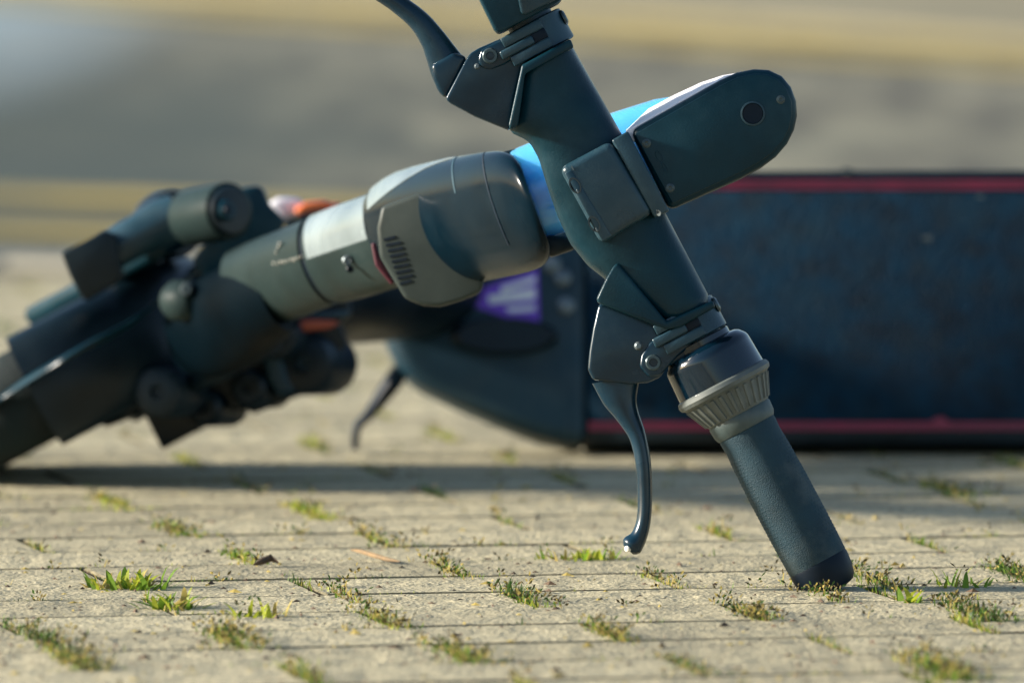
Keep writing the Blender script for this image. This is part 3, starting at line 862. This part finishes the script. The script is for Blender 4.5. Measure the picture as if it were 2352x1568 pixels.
# ---- front wheel lying edge-on, fender and fork around it
WY = 7.0
wc = at(112, 888, WY)
km = WY / FPX
wheel = build('front_wheel', lathe(wc - Ua * .022, Ua, [(0, .030), (0, .070), (.004, .074), (.040, .074), (.044, .070), (.044, .030)], 48, e1=Vb), M['black'], parent=S, root=S)
tp = []
for k in range(19):
    a = math.pi * (-1.25 + 1.5 * 1.0 * k / 18 - 0.0)
    tp.append((0.030 * math.sin(-math.pi / 2 + math.pi * k / 18) , 0.086 + 0.024 * math.cos(-math.pi / 2 + math.pi * k / 18)))
build('tyre', lathe(wc, Ua, [(-.024, .074)] + tp + [(.024, .074)], 64, e1=Vb, cap=False), M['tyre'], parent=wheel, root=S)
# fender: shell over the camera side and right side of the tyre
fd = MB(); vs = []; fs = []
e1 = Vb; e2 = Ua.cross(Vb); e2 = e2 if e2.dot(F) < 0 else -e2     # e2 towards the camera
prof = [(.037 * math.sin(math.radians(t_)), .092 + .030 * max(0, math.cos(math.radians(t_))) ** .6) for t_ in range(-90, 91, 12)]
nA = 30
for i in range(nA + 1):
    a = math.radians(-35 + 128 * i / nA)
    dr = e1 * math.cos(a) + e2 * math.sin(a)
    for t, r in prof: vs.append(wc + Ua * t + dr * r)
    for t, r in reversed(prof): vs.append(wc + Ua * t * .93 + dr * (r - .004))
np_ = len(prof) * 2
for i in range(nA):
    for k in range(np_):
        k2 = (k + 1) % np_
        fs.append((i * np_ + k, i * np_ + k2, (i + 1) * np_ + k2, (i + 1) * np_ + k))
fs.append(tuple(range(np_))); fs.append(tuple(nA * np_ + k for k in range(np_)))
fd.add(vs, fs)
build('front_fender', fd, M['black'], parent=S, root=S, angle=30)
# fork legs either side of the wheel
for sgn, nm in ((-1, 'fork_leg'), (1, 'fork_leg')):
    t = .043 * sgn
    p0 = wc + Ua * t * (1 if sgn < 0 else .80) + Vb * (.035 if sgn < 0 else .045); p1 = wc + Ua * (t * 0.95) + Vb * .105 + e2 * .085
    dirn = (p1 - p0).normalized(); sd = dirn.cross(Ua).normalized()
    pts = [p0 - sd * .022 - dirn * .02, p0 + sd * .022 - dirn * .02, p1 + sd * .026 + dirn * .03, p1 - sd * .026 + dirn * .03]
    m_ = prism([p - Ua * .006 for p in pts], Ua * .012)
    lg = build(nm, m_, M['plastic'] if sgn < 0 else M['black'], parent=S, root=S, bevel=.005, seg=3)
    if sgn > 0: build('axle_nut', lathe(p0 - Ua * .004 + Ua * sgn * .006, Ua * sgn, [(0, .011), (.006, .011), (.008, .008)], 6), M['steel'], parent=lg, root=S, smooth=False)
# rounded fork body joining the stem foot to the fender
build('fork_body', loft([(640, 672, 92, .42), (600, 692, 108, .42), (550, 722, 118, .40), (500, 748, 116, .36), (450, 772, 100, .34), (410, 790, 72, .3)], sub=3), M['fork'], parent=S, root=S, angle=60)
# fork crown / steering head mass under the stem
crown = camslab('fork_crown', [(322, 952), (330, 946), (372, 1032), (460, 986), (552, 936), (584, 950), (640, 926), (706, 902), (748, 866), (776, 826), (796, 786), (790, 762), (778, 744), (806, 716), (800, 690), (720, 650), (620, 600), (520, 600), (440, 610), (380, 680), (250, 800), (200, 900), (210, 962)],
                6.965, 0.07, M['black'], S, bevel=.008, seg=3)
def crown_disc(px, py, rpx, mat, name, y=6.96, prof=None, ax=None):
    k = y / FPX
    return build(name, lathe(at(px, py, y), ax or -F, [(-.01, rpx * k), (.003, rpx * k), (.006, rpx * k * .8), (.006, rpx * k * .5), (.003, rpx * k * .45), (.003, .0005)], 28), mat, parent=crown, root=S)
crown_disc(704, 834, 44, M['plastic'], 'brake_cap')
crown_disc(700, 834, 18, M['deckfront'], 'brake_cap_bolt', y=6.952)
crown_disc(428, 664, 14, M['steel'], 'crown_bolt', y=6.79)
crown_disc(486, 786, 13, M['steel'], 'crown_bolt', y=6.80)
crown_disc(566, 800, 9, M['screw'], 'crown_bolt', y=6.78)
crown_disc(584, 796, 8, M['screw'], 'crown_bolt', y=6.78)
DAX = (-F * 0.75 - R * 0.1 + U * .1).normalized()
cyl(440, 690, 6.80, (F * .7 - R * .72 + U * .0).normalized(), [(-24, 16), (-16, 36), (0, 46), (50, 48), (70, 36)], M['stem'], crown, 'crown_dome')
camslab('crown_strap', [(600, 730), (628, 726), (640, 790), (662, 860), (690, 900), (640, 912), (614, 870), (600, 800)], 6.945, 0.02, M['deckfront'], crown, bevel=.004)
camslab('red_reflector', [(676, 742), (706, 732), (760, 734), (782, 740), (760, 754), (690, 762)], 6.94, 0.012, M['redlens'], crown, bevel=.002)
camslab('reflector_holder', [(668, 742), (690, 722), (760, 716), (806, 712), (796, 730), (706, 732)], 6.942, 0.014, M['plastic_grey'], crown, bevel=.002)

# rounded knuckles on the crown and a cable running down to the wheel
for (x, y, rp, yy) in ((704, 836, 72, 6.955), (580, 892, 46, 6.958), (478, 936, 44, 6.958), (640, 770, 56, 6.94), (372, 900, 60, 6.90)):
    k_ = yy / FPX
    build('crown_knuckle', lathe(at(x, y, yy), (-F - R * .25).normalized(), [(-.05, rp * k_), (.004, rp * k_), (.009, rp * k_ * .9), (.011, rp * k_ * .7), (.011, rp * k_ * .3), (.007, rp * k_ * .25)], 32), M['black'], parent=crown, root=S)
cb = smooth_path([(470, 610), (400, 660), (300, 742), (190, 800), (90, 856), (0, 916), (-90, 986)], 6)
cp = [at(x, y, 6.87 + .02 * math.sin(i * .25)) for i, (x, y) in enumerate(cb)]
build('brake_cable', sweep(cp, [(-R * -.5 + U * .86).normalized()] * len(cp), [.0042] * len(cp), [.0042] * len(cp), F, 12), M['plastic'], parent=S, root=S)

# ---- deck standing on its edge, top facing the camera
DB = at(1400, 1020, 7.16)                        # a point on the lower near edge
DQ = (U * 0.0 + Vector((0, 0.19, 0.982))).normalized()   # width axis, leaning back
DR = Vector((1, 0, 0))
DNrm = DR.cross(DQ); DNrm = DNrm if DNrm.y < 0 else -DNrm
def on_deck(px, py, c=0.0):
    o = Vector((0, 0, H)); d = F + R * ((px - CX) / FPX) - U * ((py - CY) / FPX)
    t = (DB + DNrm * c - o).dot(DNrm) / d.dot(DNrm)
    return o + d * t
def dslab(name, pts, c0, c1, mat, parent, bevel=.002, seg=2):
    return build(name, prism([on_deck(x, y, 0) + DNrm * c0 for x, y in pts], DNrm * (c1 - c0)), mat, parent=parent, root=S, bevel=bevel, seg=seg)
XR = 3360
deck = dslab('deck', [(1340, 392), (XR, 386), (XR, 1028), (1340, 1019)], -0.055, 0.0, M['black'], S, bevel=.004)
dslab('grip_tape', [(1350, 440), (XR - 20, 440), (XR - 20, 966), (1350, 966)], -0.001, 0.0016, M['tape'], deck, bevel=.0005)
for (y0, y1) in ((414, 436), (969, 988)):
    h_ = (y1 - y0)
    rs = dslab('red_stripe', [(1352, y0), (XR - 20, y0), (XR - 20, y0 + h_ * .40), (1352, y0 + h_ * .40)], -0.001, 0.0018, M['red'], deck, bevel=0)
    dslab('dark_red_stripe', [(1352, y0 + h_ * .40), (XR - 20, y0 + h_ * .40), (XR - 20, y0 + h_ * .62), (1352, y0 + h_ * .62)], -0.001, 0.0014, M['darkred'], deck, bevel=0)
    dslab('red_stripe', [(1352, y0 + h_ * .62), (XR - 20, y0 + h_ * .62), (XR - 20, y1), (1352, y1)], -0.001, 0.0018, M['red'], deck, bevel=0)
# scuffs on the deck
for (x, y, r) in ((1945, 392, 14), (2130, 548, 15), (2252, 452, 9), (2160, 972, 24), (1720, 396, 6), (1690, 398, 5)):
    pts = [(x + r * rnd.uniform(.6, 1.2) * math.cos(t), y + r * .5 * rnd.uniform(.6, 1.2) * math.sin(t)) for t in [k * math.pi / 5 for k in range(10)]]
    dslab('scuff', pts, 0.0, 0.0026, M['red'] if y > 900 else M['ring_grey'], deck, bevel=0)
nose_pts = [(1351, 1018), (1300, 1014), (1240, 1002), (1150, 968), (1050, 924), (980, 890), (934, 866), (906, 822), (884, 770), (870, 712), (880, 640), (960, 560), (1080, 470), (1200, 410), (1351, 393)]
nose = dslab('deck_nose', nose_pts, -0.055, 0.003, M['deckfront'], S, bevel=.010, seg=4)
dslab('sticker', [(1040, 690), (1236, 616), (1240, 756), (1120, 716)], 0.003, 0.0042, M['purple'], nose, bevel=0)
for (a, b, c, d) in (((1150, 660), (1230, 636), (1230, 650), (1152, 676)), ((1120, 682), (1230, 662), (1230, 690), (1124, 700)), ((1160, 708), (1230, 702), (1230, 716), (1170, 720))):
    dslab('sticker_print', [a, b, c, d], 0.0042, 0.0048, M['white'], nose, bevel=0)
for (x, y) in ((1268, 610), (1292, 640), (1300, 704)):
    kk = 7.15 / FPX
    m_ = lathe(on_deck(x, y) + DNrm * .003, DNrm, [(-.002, 20 * kk), (.002, 20 * kk), (.003, 14 * kk)], 20)
    build('deck_screw', m_, M['steel'], parent=nose, root=S)
m_ = lathe(on_deck(1160, 775) + DNrm * .0, DNrm, [(.0, .034), (.008, .034), (.012, .030)], 32, e1=DR, squash=.35)
build('charge_port_cover', m_, M['black'], parent=nose, root=S)
# kickstand leg reaching the ground left of the nose
kp = [(920, 850, 20), (900, 880, 22), (872, 918, 18), (842, 958, 12), (822, 975, 11), (816, 1000, 10), (816, 1034, 8)]
cs, e1s, r1, r2 = [], [], [], []
for i, (x, y, w) in enumerate(kp):
    a_ = kp[max(i - 1, 0)]; b_ = kp[min(i + 1, len(kp) - 1)]
    tx, ty = b_[0] - a_[0], b_[1] - a_[1]; L_ = math.hypot(tx, ty)
    yk = 7.17 if i > 0 else 7.2
    cs.append(at(x, y, yk)); e1s.append((R * (-ty / L_) - U * (tx / L_)).normalized()); r1.append(w * 7.15 / FPX); r2.append(.008)
build('kickstand', sweep(cs, e1s, r1, r2, F, 14), M['cap'], parent=S, root=S)
# neck from the deck to the steering head, mostly behind the stem
n0 = at(1020, 640, 7.20); n1 = at(640, 690, 7.02)
build('neck_tube', lathe(n0, n1 - n0, [(0, .034), (.03, .036), ((n1 - n0).length, .030)], 32), M['black'], parent=S, root=S)
# rear wheel and fender beyond the right edge
rc = on_deck(3640, 706) - DNrm * .035
rw = build('rear_wheel', lathe(rc - DQ * .022, DQ, [(0, .030), (0, .070), (.004, .074), (.040, .074), (.044, .070), (.044, .030)], 40), M['black'], parent=S, root=S)
build('tyre', lathe(rc, DQ, [(-.024, .074)] + tp + [(.024, .074)], 48, cap=False), M['tyre'], parent=rw, root=S)
dslab('rear_fender', [(3330, 560), (3660, 590), (3760, 640), (3760, 780), (3660, 830), (3330, 860)], 0.078, 0.084, M['black'], S, bevel=.002)
dslab('rear_fender_bridge', [(3320, 580), (3360, 580), (3360, 840), (3320, 840)], -0.01, 0.082, M['black'], S, bevel=.002)

# ================================================================== GRASS, WEEDS AND LITTER
GM = [M['grass_a'], M['grass_b'], M['grass_c'], M['grass_d'], M['grass_e']]
PAL = {'green': (0, 0, 0, 1, 1, 2), 'lime': (1, 1, 0, 2, 1), 'dark': (3, 3, 0, 3, 4), 'dry': (2, 4, 0, 2, 1), 'mix': (0, 1, 3, 2, 0, 4)}

def blade(mb, p, ang, ln, w, lean, mi, r, z0=-0.006):
    d = Vector((math.cos(ang), math.sin(ang), 0)); s_ = Vector((-d.y, d.x, 0))
    vs, fs = [], []
    n = 4
    twist = r.uniform(-.5, .5)
    for k in range(n + 1):
        t = k / n
        h_ = ln * (math.sin(t * (math.pi / 2 - lean * .75)) * (1 - .25 * lean * t)) * (1 - .55 * lean * t)
        out_ = ln * (lean * t + .25 * t * t)
        ww = w * (1 - t ** 1.6) * (0.75 + .5 * t)
        c = p + d * out_ + Vector((0, 0, z0 * (1 - t) + max(h_, 0.0006 * t)))
        sd = s_ * math.cos(twist * t) + Vector((0, 0, 1)) * math.sin(twist * t)
        if k < n:
            vs += [c - sd * ww / 2, c + sd * ww / 2]
        else:
            vs.append(c)
    for k in range(n - 1):
        fs.append((2 * k, 2 * k + 1, 2 * k + 3, 2 * k + 2))
    fs.append((2 * n - 2, 2 * n - 1, 2 * n))
    mb.add(vs, fs, mi)

def seed_stalk(mb, p, ang, ln, lean, r):
    d = Vector((math.cos(ang), math.sin(ang), 0)); s_ = Vector((-d.y, d.x, 0)); Z = Vector((0, 0, 1))
    c = []
    for k in range(5):
        t = k / 4
        c.append(p + d * (ln * lean * t * t) + Z * (-.005 + (ln + .005) * t * (1 - .35 * lean * t)))
    w = .00035
    for k in range(4):
        mb.add([c[k] - s_ * w, c[k] + s_ * w, c[k + 1] + s_ * w, c[k + 1] - s_ * w], [(0, 1, 2, 3)], 0 if r.random() < .4 else 2)
    for k in range(r.randrange(5, 10)):
        t = r.uniform(.5, 1.0); b = c[2].lerp(c[4], (t - .5) * 2)
        a = r.uniform(0, 6.28); up = r.uniform(.3, 1.2)
        dv = (Vector((math.cos(a), math.sin(a), up))).normalized() * r.uniform(.0018, .0042)
        sv = dv.orthogonal().normalized() * r.uniform(.0005, .0010)
        q = b + dv * r.uniform(0.3, 1.3)
        mb.add([q, q + dv * .5 + sv, q + dv, q + dv * .5 - sv, q + dv * .5 + sv.cross(dv).normalized() * .0006], [(0, 1, 4), (1, 2, 4), (2, 3, 4), (3, 0, 4)], r.choice((4, 4, 2, 3)))

def tuft_mesh(mb, c, rx, ry, h_, nbl, pal, r, wide=.0016, seeds=0, axis=None):
    ax = axis or CD; ay = Vector((-ax.y, ax.x, 0))
    pl = PAL[pal]
    for _ in range(nbl):
        u_ = r.gauss(0, .5); v_ = r.gauss(0, .5)
        p = c + ax * (rx * max(-1, min(1, u_))) + ay * (ry * max(-1, min(1, v_)))
        ang = math.atan2(v_ * .7 + r.uniform(-.8, .8), u_ + r.uniform(-.9, .9))
        ln = h_ * r.uniform(.45, 1.15)
        blade(mb, p, r.uniform(0, 6.283) if r.random() < .6 else ang, ln, wide * r.uniform(.6, 1.5), r.uniform(.15, 1.0), r.choice(pl), r)
    for _ in range(seeds):
        p = c + ax * (rx * r.uniform(-1, 1)) + ay * (ry * r.uniform(-1, 1))
        seed_stalk(mb, p, r.uniform(0, 6.283), h_ * r.uniform(.6, 1.25), r.uniform(.1, .8), r)

# prominent tufts: picture x, y of the base, half width px, height px, blades, palette, blade width mm, seed heads, label
TUFTS = [
 (292, 1350, 85, 66, 60, 'green', 4.2, 0, 'largest broad-bladed grass tuft at left on the paving, upper of the pair'),
 (400, 1396, 55, 80, 34, 'green', 4.0, 0, 'upright broad-bladed grass tuft just below and right of the largest left tuft'),
 (590, 1414, 60, 58, 26, 'lime', 3.2, 2, 'low spreading grass tuft with pointed blades, right of the two broad-bladed tufts'),
 (1340, 1284, 92, 44, 60, 'lime', 3.2, 2, 'flattened yellow-green grass tuft behind the tip of the brake lever'),
 (98, 1470, 48, 58, 90, 'dark', 1.4, 14, 'dense dark tuft with seed heads at the far left'),
 (215, 1536, 66, 66, 130, 'mix', 1.3, 16, 'dense bushy seeding tuft at the bottom left corner'),
 (575, 1476, 75, 70, 80, 'mix', 1.3, 22, 'loose seeding tuft below the low spreading tuft, bottom left'),
 (800, 1366, 72, 40, 70, 'dry', 1.8, 6, 'brownish matted grass tuft left of centre in the paving'),
 (1222, 1376, 42, 48, 70, 'mix', 1.3, 9, 'small compact green tuft in a brick joint left below the lever tip'),
 (900, 1432, 60, 56, 80, 'mix', 1.4, 10, 'seeding green tuft left of centre in the foreground joint'),
 (1042, 1318, 52, 46, 50, 'dry', 1.4, 8, 'thin straggly tuft with a leaning seed stalk, centre of the paving'),
 (1488, 1330, 56, 32, 70, 'dry', 1.2, 6, 'low mossy tuft directly below the brake lever tip'),
 (1395, 1442, 55, 46, 80, 'mix', 1.3, 8, 'yellowish green tuft in the foreground joint right of centre'),
 (1080, 1518, 100, 58, 130, 'mix', 1.3, 14, 'wide matted tuft along the bottom foreground joint, centre'),
 (1545, 1512, 90, 40, 120, 'dark', 1.2, 8, 'dark mossy tuft at the bottom, right of centre'),
 (1688, 1394, 48, 46, 40, 'mix', 1.3, 14, 'bristly brown-stemmed tuft left of the grip end'),
 (1872, 1361, 26, 46, 26, 'mix', 1.2, 12, 'short seed heads standing right against the grip end'),
 (2008, 1336, 60, 60, 80, 'mix', 1.6, 10, 'leaning leafy tuft just right of the grip end'),
 (2084, 1380, 22, 66, 10, 'green', 4.4, 2, 'few broad green blades right of the leaning tuft by the grip'),
 (2212, 1346, 52, 62, 22, 'green', 3.6, 1, 'bright broad-bladed tuft towards the right edge'),
 (2240, 1410, 78, 72, 120, 'dark', 1.7, 14, 'largest dark dense tuft near the right edge, in the foreground'),
 (2296, 1306, 70, 50, 90, 'dark', 1.5, 8, 'dark green tuft near the right edge, behind the bright broad-bladed one'),
 (2160, 1540, 100, 92, 170, 'mix', 1.5, 20, 'large bushy tuft in the bottom right corner'),
 (2160, 1124, 80, 56, 90, 'mix', 2.0, 8, 'blurred wide tuft right of the grip in front of the deck'),
 (542, 1290, 52, 50, 50, 'green', 2.4, 4, 'fresh green tuft with one tall blade, left of centre behind the twig'),
 (360, 1222, 42, 50, 60, 'mix', 2.0, 6, 'soft green tuft in the left middle distance'),
 (690, 1186, 60, 50, 80, 'lime', 2.2, 3, 'yellow-green blurred tuft below the kickstand'),
 (850, 1244, 50, 46, 50, 'dry', 1.5, 7, 'brown seeding tuft left of centre, middle distance'),
 (215, 1164, 72, 40, 80, 'lime', 2.0, 3, 'low blurred tuft at left in front of the wheel shadow'),
]
for idx, (x, y, hw, hp, nbl, pal, wmm, seeds, lab) in enumerate(TUFTS):
    c = ground(x, y); k = c.y / FPX
    r = random.Random(100 + idx)
    broad = wmm > 3
    if not broad and 'against the grip' not in lab:   # seat it in the nearest cross joint
        dv = c - G0
        ii = round(dv.dot(CD) / BW); ph = BL / 2 if ii % 2 else 0
        jj = round((dv.dot(RD) - ph) / BL)
        cj = G0 + CD * (ii * BW) + RD * (jj * BL + ph)
        if (cj - c).length < .075: c = cj.lerp(c, .15)
    root = Vector((c.x, c.y, 0))
    mb = MB()
    if broad:
        tuft_mesh(mb, root, hw * k * 1.0, .014, hp * k * .88, int(nbl * 1.3), pal, r, wmm / 1000 * 1.1, seeds, axis=RD)
    else:
        tuft_mesh(mb, root, .062, .0065 + hw * k * .16, hp * k * .52, int(nbl * 1.7), pal, r, wmm / 1000, int(seeds * 1.3))
        tuft_mesh(mb, root - CD * (BW / 2 - .004), hw * k * 1.1, .003, hp * k * .34, nbl // 2, pal, r, wmm / 1000, seeds // 4, axis=RD)
    off = root
    me = bpy.data.meshes.new('grass_tuft')
    me.from_pydata([tuple(p - off) for p in mb.v], [], mb.f)
    for m_ in GM: me.materials.append(m_)
    for p, i in zip(me.polygons, mb.mi): p.material_index = i
    o = bpy.data.objects.new('grass_tuft', me); COL.objects.link(o); o.location = root
    tag(o, lab, 'grass tuft', 'weeds growing in the brick joints')

# fine growth in the joints: one mass
r = random.Random(55)
mb = MB()
for (hid, yy, c, i, j) in cands:
    if hid or yy > 9.3: continue
    # cross joint at the brick's left end
    jc = c - RD * (BL / 2)
    if r.random() < .88:
        n_ = r.randrange(20, 80)
        hh = r.uniform(.003, .008)
        if r.random() < .36: n_ += 45; hh = r.uniform(.007, .0135)
        pal = r.choice(('mix', 'mix', 'dry', 'lime', 'dark'))
        s0 = r.uniform(-.025, .025)
        tuft_mesh(mb, jc + CD * s0, .05, .0035, hh, n_, pal, r, .0013, r.randrange(0, 4))
    # long joint on the far side
    for _ in range(r.randrange(1, 5)):
        t = r.uniform(-.5, .5) * BL
        tuft_mesh(mb, c + CD * (BW / 2) + RD * t, .012, .002, r.uniform(.002, .006), r.randrange(3, 14), r.choice(('mix', 'dry', 'dark', 'lime')), r, .0011, r.randrange(0, 2), axis=RD)
    if r.random() < .35:
        tuft_mesh(mb, c + CD * (BW / 2) + RD * r.uniform(-.1, .1), .04, .0015, .002, 40, 'dark', r, .0008, 0, axis=RD)
me = bpy.data.meshes.new('joint_grass'); me.from_pydata([tuple(p) for p in mb.v], [], mb.f)
for m_ in GM: me.materials.append(m_)
for p, k in zip(me.polygons, mb.mi): p.material_index = k
o = bpy.data.objects.new('joint_grass', me); COL.objects.link(o)
o['kind'] = 'stuff'; tag(o, 'sparse short grass and moss along the joints between the paving bricks', 'grass')

# grit and seed husks scattered on the bricks
mb = MB()
for _ in range(1100):
    x = r.uniform(-60, 2410); y = 1040 + 540 * r.random() ** .8
    p = ground(x, y); s_ = r.uniform(.0005, .0016)
    if r.random() < .10: s_ *= 1.9
    a = r.uniform(0, 6.28)
    d1 = Vector((math.cos(a), math.sin(a), 0)) * s_ * r.uniform(1, 2.2); d2 = Vector((-math.sin(a), math.cos(a), 0)) * s_ * .7
    p = Vector((p.x, p.y, .0008)); up = Vector((0, 0, s_ * r.uniform(.5, 1.0)))
    mb.add([p - d1, p - d2, p + d1, p + d2, p + up, ], [(0, 1, 4), (1, 2, 4), (2, 3, 4), (3, 0, 4)], 0 if r.random() < .7 else 1)
me = bpy.data.meshes.new('grit'); me.from_pydata([tuple(p) for p in mb.v], [], mb.f)
me.materials.append(M['leaf']); me.materials.append(M['grass_c'])
for p, k in zip(me.polygons, mb.mi): p.material_index = k
o = bpy.data.objects.new('grit', me); COL.objects.link(o)
o['kind'] = 'stuff'; tag(o, 'dark grit and seed husks scattered over the bricks', 'grit')

# twig and dead leaf
def litter_stick(name, pts, r0, mat, label, cat):
    P = [ground(x, y) + Vector((0, 0, z)) for x, y, z in pts]
    base = Vector((P[0].x, P[0].y, 0))
    m_ = MB(); cs = [p - base for p in P]
    e = Vector((0, 0, 1))
    n = len(cs)
    rr = [r0 * (1 - abs(2 * i / (n - 1) - 1) ** 3 * .75) for i in range(n)]
    dirv = (cs[-1] - cs[0]).normalized()
    sweep(cs, [dirv.cross(e).normalized()] * n, rr, rr, e, 8, m_)
    o_ = build(name, m_, mat); o_.location = base
    tag(o_, label, cat)
litter_stick('twig', [(806, 1278, .004), (830, 1282, .004), (860, 1288, .0032), (890, 1294, .0025), (918, 1297, .002)], .0014, M['twig'], 'thin dry brown twig lying on the bricks left of centre', 'twig')
litter_stick('dead_leaf', [(582, 1304, .002), (600, 1303, .0035), (622, 1301, .005), (640, 1303, .003)], .0022, M['leaf'], 'small curled dark dead leaf lying in the joint left of the twig', 'leaf')
